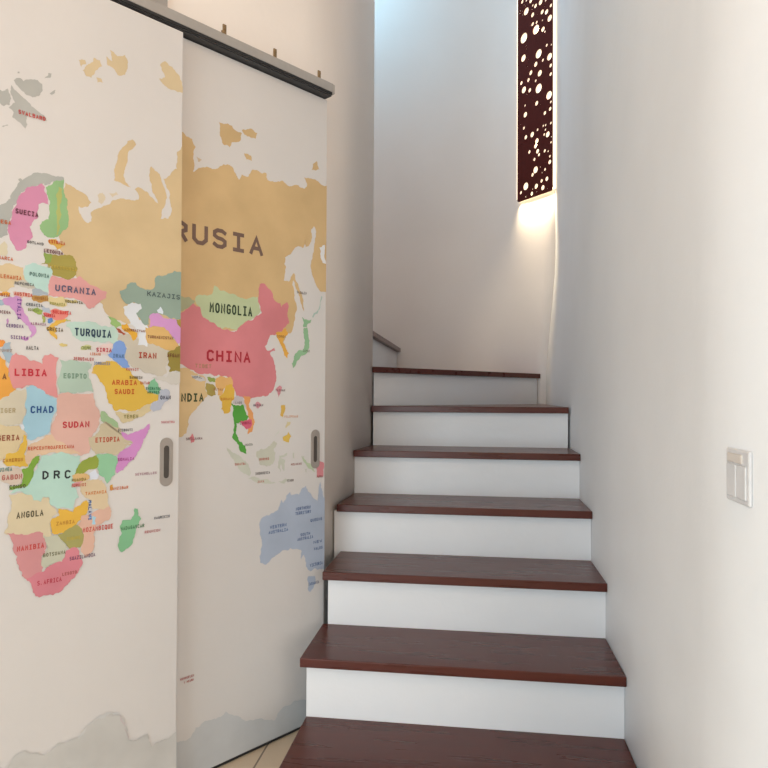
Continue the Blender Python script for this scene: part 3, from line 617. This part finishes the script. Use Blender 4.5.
# ------------------------------------------------------------ sliding doors (local x along the wall, local -Y into the room)
def sliding_door(u0, u1, kf, label, regions, words, pull_u, ref, thick=.032, top=2.094):
    t = empty('sliding_door', dw((u0+u1)/2, kf-thick/2)+(0,), ANG, label, 'door'); t['kind'] = 'thing'; mid = (u0+u1)/2
    mats = [M_door]
    bm = bmesh.new(); box(bm, (u0, -thick, .010), (u1, 0, top), .0015, 1)
    bmesh.ops.recalc_face_normals(bm, faces=bm.faces)
    paint_map(bm, mats, regions, words, -thick, ref, u1)
    bmesh.ops.translate(bm, verts=bm.verts, vec=(-mid, thick/2, 0))
    me = bpy.data.meshes.new('door_panel'); bm.normal_update(); 
    for f in bm.faces:
        if f.material_index and f.normal.y > 0: f.normal_flip()
    bm.to_mesh(me); bm.free()
    for m in mats: me.materials.append(m)
    o = bpy.data.objects.new('door_panel', me); COL.objects.link(o); o.parent = t
    # recessed pull: rim, recess
    zc = .916; bm = bmesh.new(); out = stadium(.037, .130); inn = stadium(.0165, .088); yf = -thick/2
    k = len(out); x0 = pull_u-mid
    ring = []
    for (pp, yy) in ((out, yf+.0002), (out, yf-.003), (inn, yf-.003), (inn, yf+.0005)):
        ring.append([bm.verts.new((x0+x, yy, zc+z)) for x, z in pp])
    for r in range(3):
        for i in range(k): bm.faces.new((ring[r][i], ring[r][(i+1) % k], ring[r+1][(i+1) % k], ring[r+1][i]))
    h = link('pull_handle', bm, M_pull, t); h['label'] = 'satin grey slot-shaped pull'
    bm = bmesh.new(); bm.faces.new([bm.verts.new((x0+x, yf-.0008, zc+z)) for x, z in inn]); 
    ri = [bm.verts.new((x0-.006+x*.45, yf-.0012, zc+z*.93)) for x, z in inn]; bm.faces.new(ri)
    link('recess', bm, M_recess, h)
    bm = bmesh.new(); box(bm, (u0-mid, -thick/2+.002, .002), (u1-mid, thick/2-.002, .010)); link('bottom_gap_shade', bm, M_dark, t)  # black strip put in as the shadow gap under the door
    return t
REF_W = (224, 208, 190); REF_E = (214, 199, 184)
sliding_door(-1.17, -.2985, .050, 'front sliding door painted with Europe, Africa and the Middle East', MAP_WEST, WORDS_WEST, -.337, REF_W)
sliding_door(-.62, .2815, .000, 'rear sliding door painted with Russia, China and Australia, beside the stairs', MAP_EAST, WORDS_EAST, .237, REF_E, .032, 2.109)

# ------------------------------------------------------------ door rail and its fixings (x along the wall, y = 0 at the wall, -Y into the room)
rail = empty('door_rail', dw(-.4, WK)+(2.111,), ANG, 'long grey metal sliding-door rail on the wall above the map doors', 'rail')
R0 = -1.2; R1 = .279; mu = -.4
bm = bmesh.new()
prof = [(0, .004), (0, .045), (-.107, .045), (-.113, .040), (-.113, .0125), (-.109, .0125), (-.109, .004)]
a = [bm.verts.new((R0-mu, y, z)) for y, z in prof]; c = [bm.verts.new((R1-mu, y, z)) for y, z in prof]
bm.faces.new(a); bm.faces.new(list(reversed(c)))
for i in range(len(prof)): bm.faces.new((a[i], a[(i+1) % len(prof)], c[(i+1) % len(prof)], c[i]))
bmesh.ops.bevel(bm, geom=[e for e in bm.edges], offset=.0012, segments=1, affect='EDGES')
link('rail_profile', bm, M_rail, rail)
bm = bmesh.new(); box(bm, (R0-mu, -.112, .0035), (R1-mu-.006, -.1085, .0120)); link('brush_strip', bm, M_dark, rail)
bm = bmesh.new(); box(bm, (R0-mu, -.106, .0000), (R1-mu-.004, -.030, .0045)); link('track_channel', bm, M_slot, rail)
bm = bmesh.new(); box(bm, (R1-mu, -.110, .010), (R1-mu+.011, -.004, .044), .005, 3); e = link('end_cap', bm, M_cap, rail); e['label'] = 'pale grey end cap'
for u, ht in ((-.145, .034), (.042, .033), (.228, .030)):
    bm = bmesh.new(); box(bm, (u-mu-.006, -.098, .0445), (u-mu+.006, -.093, .045+ht), .001, 1)
    box(bm, (u-mu-.0055, -.092, .0445), (u-mu+.0055, -.002, .0470), .0008, 1)
    if u < 0: box(bm, (u-mu-.011, -.104, .0445), (u-mu-.002, -.094, .058), .001, 1)
    cyl(bm, (u-mu, -.0985, .045+ht*.62), (0, 1, 0), .0032, .006, 10)
    e = link('fixing_tab', bm, M_brass, rail)
    e['label'] = 'small brass fixing tab standing up from the rail'
for u in (-.095, .085):
    bm = bmesh.new(); cyl(bm, (u-mu, -.085, .0455), (0, 0, 1), .011, .003, 14); link('screw_head', bm, M_cap, rail)
# the grey fitting above the rail
fit = empty('wall_bracket', dw(-.345, WK)+(2.157,), ANG, 'grey metal bracket plate above the rail near the top edge', 'bracket')
bm = bmesh.new(); box(bm, (-.075, -.020, .0), (.060, 0, .14), .004, 2); link('back_plate', bm, M_rail, fit)
bm = bmesh.new(); box(bm, (-.030, -.040, .004), (-.024, -.018, .10), .001, 1); box(bm, (-.022, -.032, .03), (.03, -.018, .045), .004, 2); link('latch_arm', bm, M_slot, fit)
for dx, dz in ((-.012, .012), (.000, .010), (-.005, .026), (.006, .024)):
    bm = bmesh.new(); cyl(bm, (dx, -.021, dz), (0, 1, 0), .0038, .006, 10); link('bolt', bm, M_dark, fit)

# ------------------------------------------------------------ light switch on the right wall
sw = empty('light_switch', (RX, 1.100, .978), 0, 'white square double light switch on the right wall', 'light switch')
bm = bmesh.new(); box(bm, (-.006, -.046, -.041), (0, .046, .041), .003, 3); link('face_plate', bm, M_switch, sw)
bm = bmesh.new(); box(bm, (-.0082, -.038, -.033), (-.005, -.0006, .018), .002, 2); link('rocker', bm, M_switch, sw)
bm = bmesh.new(); box(bm, (-.0082, .0006, -.033), (-.005, .038, .018), .002, 2); link('rocker', bm, M_switch, sw)
bm = bmesh.new(); box(bm, (-.0080, -.022, .020), (-.005, .036, .034), .002, 2); e = link('label_strip', bm, M_switch2, sw); e['label'] = 'ivory label strip'
bm = bmesh.new(); box(bm, (-.0066, -.0009, -.030), (-.0058, .0009, .016)); link('seam', bm, M_switch3, sw)

# ------------------------------------------------------------ pierced wall lamp on the angled end wall
LD = Vector((-.63, .777, 0)).normalized(); LANG = math.atan2(-LD.y, -LD.x)        # local +x points to the right-hand edge
LR = Vector((.4294, 3.934, 0)); LW = .288; LB = 2.269; LT = 3.55; LN = Vector((-LD.y, LD.x, 0)); LN = -LN if LN.y > 0 else LN
base = LR+LD*(LW/2)
lamp = empty('wall_lamp', (base.x, base.y, LB), LANG, 'tall dark wooden wall lamp pierced with round glowing holes', 'wall lamp')
HOLES = [(-0.0345, 1.1804, 0.0143), (0.0054, 1.1296, 0.0130), (-0.0731, 1.1351, 0.0221), (-0.0189, 1.0881, 0.0142), (0.0221, 1.0700, 0.0043), (0.0386, 1.0664, 0.0043), (0.0601, 1.0678, 0.0140), (0.0953, 1.0507, 0.0149), (0.1292, 1.0713, 0.0108), (0.1201, 1.0017, 0.0191), (0.0821, 1.0918, 0.0043), (0.0625, 1.0174, 0.0064), (0.0147, 1.0275, 0.0098), (-0.0187, 1.0324, 0.0120), (0.0096, 0.9866, 0.0271), (0.0670, 0.9628, 0.0150), (0.0825, 0.9407, 0.0075), (0.1360, 0.9166, 0.0040), (-0.0930, 0.9825, 0.0299), (0.0973, 0.8553, 0.0096), (0.1334, 0.8425, 0.0066), (-0.0725, 0.9280, 0.0044), (-0.0677, 0.9067, 0.0044), (-0.0614, 0.8869, 0.0039), (-0.0528, 0.8656, 0.0038), (0.0135, 0.9291, 0.0033), (0.0135, 0.9117, 0.0032), (-0.0966, 0.8623, 0.0211), (0.0318, 0.8336, 0.0259), (0.1192, 0.7790, 0.0208), (0.0556, 0.8019, 0.0043), (0.0660, 0.7814, 0.0096), (0.0079, 0.7816, 0.0152), (0.1286, 0.7244, 0.0114), (-0.0566, 0.8359, 0.0044), (-0.0642, 0.8007, 0.0044), (-0.0331, 0.7480, 0.0142), (0.0410, 0.7152, 0.0183), (0.1287, 0.6743, 0.0113), (-0.0531, 0.7123, 0.0121), (0.0082, 0.6836, 0.0087), (-0.1135, 0.7179, 0.0122), (-0.0920, 0.6681, 0.0199), (-0.0421, 0.6467, 0.0131), (0.0323, 0.6289, 0.0269), (0.1161, 0.5569, 0.0239), (-0.0652, 0.6303, 0.0044), (-0.0497, 0.6152, 0.0038), (-0.0342, 0.5990, 0.0038), (-0.0173, 0.5812, 0.0038), (-0.0006, 0.5642, 0.0038), (0.0069, 0.5976, 0.0038), (0.0161, 0.5472, 0.0140), (0.1305, 0.5131, 0.0084), (0.1249, 0.4752, 0.0116), (0.0830, 0.4658, 0.0117), (0.0483, 0.5247, 0.0038), (0.0386, 0.5148, 0.0027), (0.0520, 0.4966, 0.0027), (0.0646, 0.4814, 0.0032), (-0.0814, 0.5693, 0.0077), (-0.0789, 0.5134, 0.0165), (-0.1182, 0.4679, 0.0044), (-0.0912, 0.4367, 0.0099), (0.0240, 0.3884, 0.0086), (0.0707, 0.3957, 0.0075), (0.0890, 0.3932, 0.0074), (0.0876, 0.3672, 0.0074), (0.1308, 0.3911, 0.0084), (-0.0205, 0.3744, 0.0163), (-0.0745, 0.3757, 0.0132), (0.0782, 0.3421, 0.0085), (0.1065, 0.3339, 0.0169), (0.1346, 0.3111, 0.0054), (0.0183, 0.3248, 0.0152), (0.0078, 0.2968, 0.0135), (0.0244, 0.2612, 0.0135), (0.0362, 0.2374, 0.0101), (-0.0437, 0.2778, 0.0111), (-0.0015, 0.2208, 0.0102), (0.0825, 0.2460, 0.0100), (0.1099, 0.2351, 0.0066), (0.1323, 0.2801, 0.0077), (0.1235, 0.2020, 0.0083), (0.1225, 0.1693, 0.0132), (0.0481, 0.1617, 0.0050), (0.0082, 0.1562, 0.0203), (-0.0167, 0.1343, 0.0116), (0.0851, 0.1370, 0.0092), (0.0609, 0.1246, 0.0050), (0.1000, 0.0788, 0.0133), (0.0576, 0.0778, 0.0109), (-0.0735, 0.0802, 0.0224), (0.0144, 0.0581, 0.0152), (0.0681, 0.0358, 0.0150), (-0.1154, 0.0530, 0.0104), (-0.0224, 0.0244, 0.0119), (-0.0165, 0.0484, 0.0051), (0.0180, 0.0235, 0.0042), (-0.0733, 0.0183, 0.0052), (0.1059, 0.0235, 0.0041), (-0.0866, 0.3471, 0.0035), (-0.1052, 0.3425, 0.0035), (-0.0682, 0.3498, 0.0034), (0.0631, 0.1683, 0.0033), (0.0781, 0.1723, 0.0033), (0.0941, 0.1784, 0.0033), (-0.0256, 1.2577, 0.0030), (-0.0723, 1.2005, 0.0080), (0.0727, 1.2440, 0.0080), (-0.0743, 1.2591, 0.0080), (0.0781, 1.1490, 0.0080), (-0.0547, 1.2501, 0.0080), (-0.1075, 1.2109, 0.0120), (0.0885, 1.1211, 0.0080), (0.0188, 1.2523, 0.0170), (-0.0179, 1.1442, 0.0080), (0.0049, 1.2172, 0.0080), (-0.0466, 1.2038, 0.0080), (-0.1037, 1.1292, 0.0050), (-0.0982, 1.2602, 0.0080), (0.1029, 1.2632, 0.0080), (-0.1253, 1.1633, 0.0050), (0.0716, 1.1816, 0.0170), (0.0468, 1.1317, 0.0170), (-0.0439, 1.1214, 0.0030), (0.1253, 1.1836, 0.0050), (-0.0538, 1.2695, 0.0050), (0.1118, 1.2058, 0.0050), (-0.1184, 1.2548, 0.0050), (0.0962, 1.2232, 0.0120), (-0.0271, 1.2355, 0.0120), (0.0693, 1.2679, 0.0030), (0.0460, 1.2114, 0.0080), (0.0294, 1.1863, 0.0050), (0.0764, 1.2212, 0.0030), (0.0419, 1.2689, 0.0030), (-0.0230, 1.1220, 0.0050), (-0.0109, 1.2648, 0.0080), (0.0270, 1.1668, 0.0030), (0.1102, 1.1304, 0.0050), (0.0285, 1.2147, 0.0050), (-0.0895, 1.1818, 0.0050), (0.1048, 1.1735, 0.0120), (0.1114, 1.1466, 0.0030), (-0.0652, 1.2308, 0.0080), (0.1174, 1.2226, 0.0030), (-0.1029, 1.1499, 0.0050), (-0.0881, 1.2213, 0.0030), (0.0106, 1.1758, 0.0080), (-0.1113, 1.1850, 0.0030), (0.1296, 1.1216, 0.0030), (-0.0157, 1.1997, 0.0030), (-0.0788, 1.1700, 0.0050), (-0.1286, 1.1490, 0.0050), (0.1148, 1.2338, 0.0030), (-0.0437, 1.2251, 0.0030), (-0.0890, 1.2368, 0.0050), (-0.0353, 1.2684, 0.0030), (-0.1041, 1.1654, 0.0030)]
BULBS = [(0.010, 0.990), (0.011, 0.308)]
cu_ = bpy.data.curves.new('panel_outline', 'CURVE'); cu_.dimensions = '2D'; cu_.fill_mode = 'BOTH'; cu_.extrude = .003
def loop(pp):
    s = cu_.splines.new('POLY'); s.points.add(len(pp)-1); s.use_cyclic_u = True
    for q, (x, z) in zip(s.points, pp): q.co = (x, z, 0, 1)
rc = .012; H = LT-LB; corners = [(LW/2-rc, rc, -90), (LW/2-rc, H-rc, 0), (-LW/2+rc, H-rc, 90), (-LW/2+rc, rc, 180)]
loop([(cx+rc*math.cos(math.radians(a0+i*15)), cz+rc*math.sin(math.radians(a0+i*15))) for cx, cz, a0 in corners for i in range(7)])
for hx, hz, hr in HOLES:
    k = 20 if hr > .006 else 10
    loop([(hx+hr*math.cos(2*math.pi*i/k), hz+hr*math.sin(2*math.pi*i/k)) for i in range(k)])
tmp = bpy.data.objects.new('tmp', cu_); COL.objects.link(tmp)
dg = bpy.context.evaluated_depsgraph_get(); me = bpy.data.meshes.new_from_object(tmp.evaluated_get(dg))
bpy.data.objects.remove(tmp, do_unlink=True); bpy.data.curves.remove(cu_)
me.transform(Matrix.Rotation(math.pi/2, 4, 'X')); me.name = 'pierced_panel'; me.materials.clear(); me.materials.append(M_panel)
pnl = bpy.data.objects.new('pierced_panel', me); COL.objects.link(pnl); pnl.parent = lamp
bm = bmesh.new(); box(bm, (-LW/2-.026, .014, .024), (LW/2-.006, .034, H-.012), .003, 2); e = link('diffuser', bm, M_diff, lamp); e['label'] = 'glowing warm white diffuser'
bm = bmesh.new(); box(bm, (-LW/2-.022, .017, .019), (LW/2-.01, .031, .0235)); link('light_strip', bm, M_led, lamp)
for hx, hz in BULBS:
    bm = bmesh.new(); bmesh.ops.create_uvsphere(bm, u_segments=16, v_segments=10, radius=.0070, matrix=Matrix.Translation((hx, .0085, hz))); link('bulb', bm, M_bulb, lamp, True)
for sx in (1, -1):
    for sz in (.03, H-.03):
        bm = bmesh.new(); cyl(bm, (sx*(LW/2-.012), .0085, sz), (0, 1, 0), .005, .011, 10); link('spacer', bm, M_dark, lamp)

ld = bpy.data.lights.new('lamp_down_light', 'AREA'); ld.shape = 'RECTANGLE'; ld.size = LW+.01; ld.size_y = .014; ld.energy = 1.9; ld.color = (1, .80, .52); ld.spread = math.radians(66)
lo = bpy.data.objects.new('lamp_down_light', ld); COL.objects.link(lo); lo.parent = lamp; lo.location = (-.014, .024, .0175)
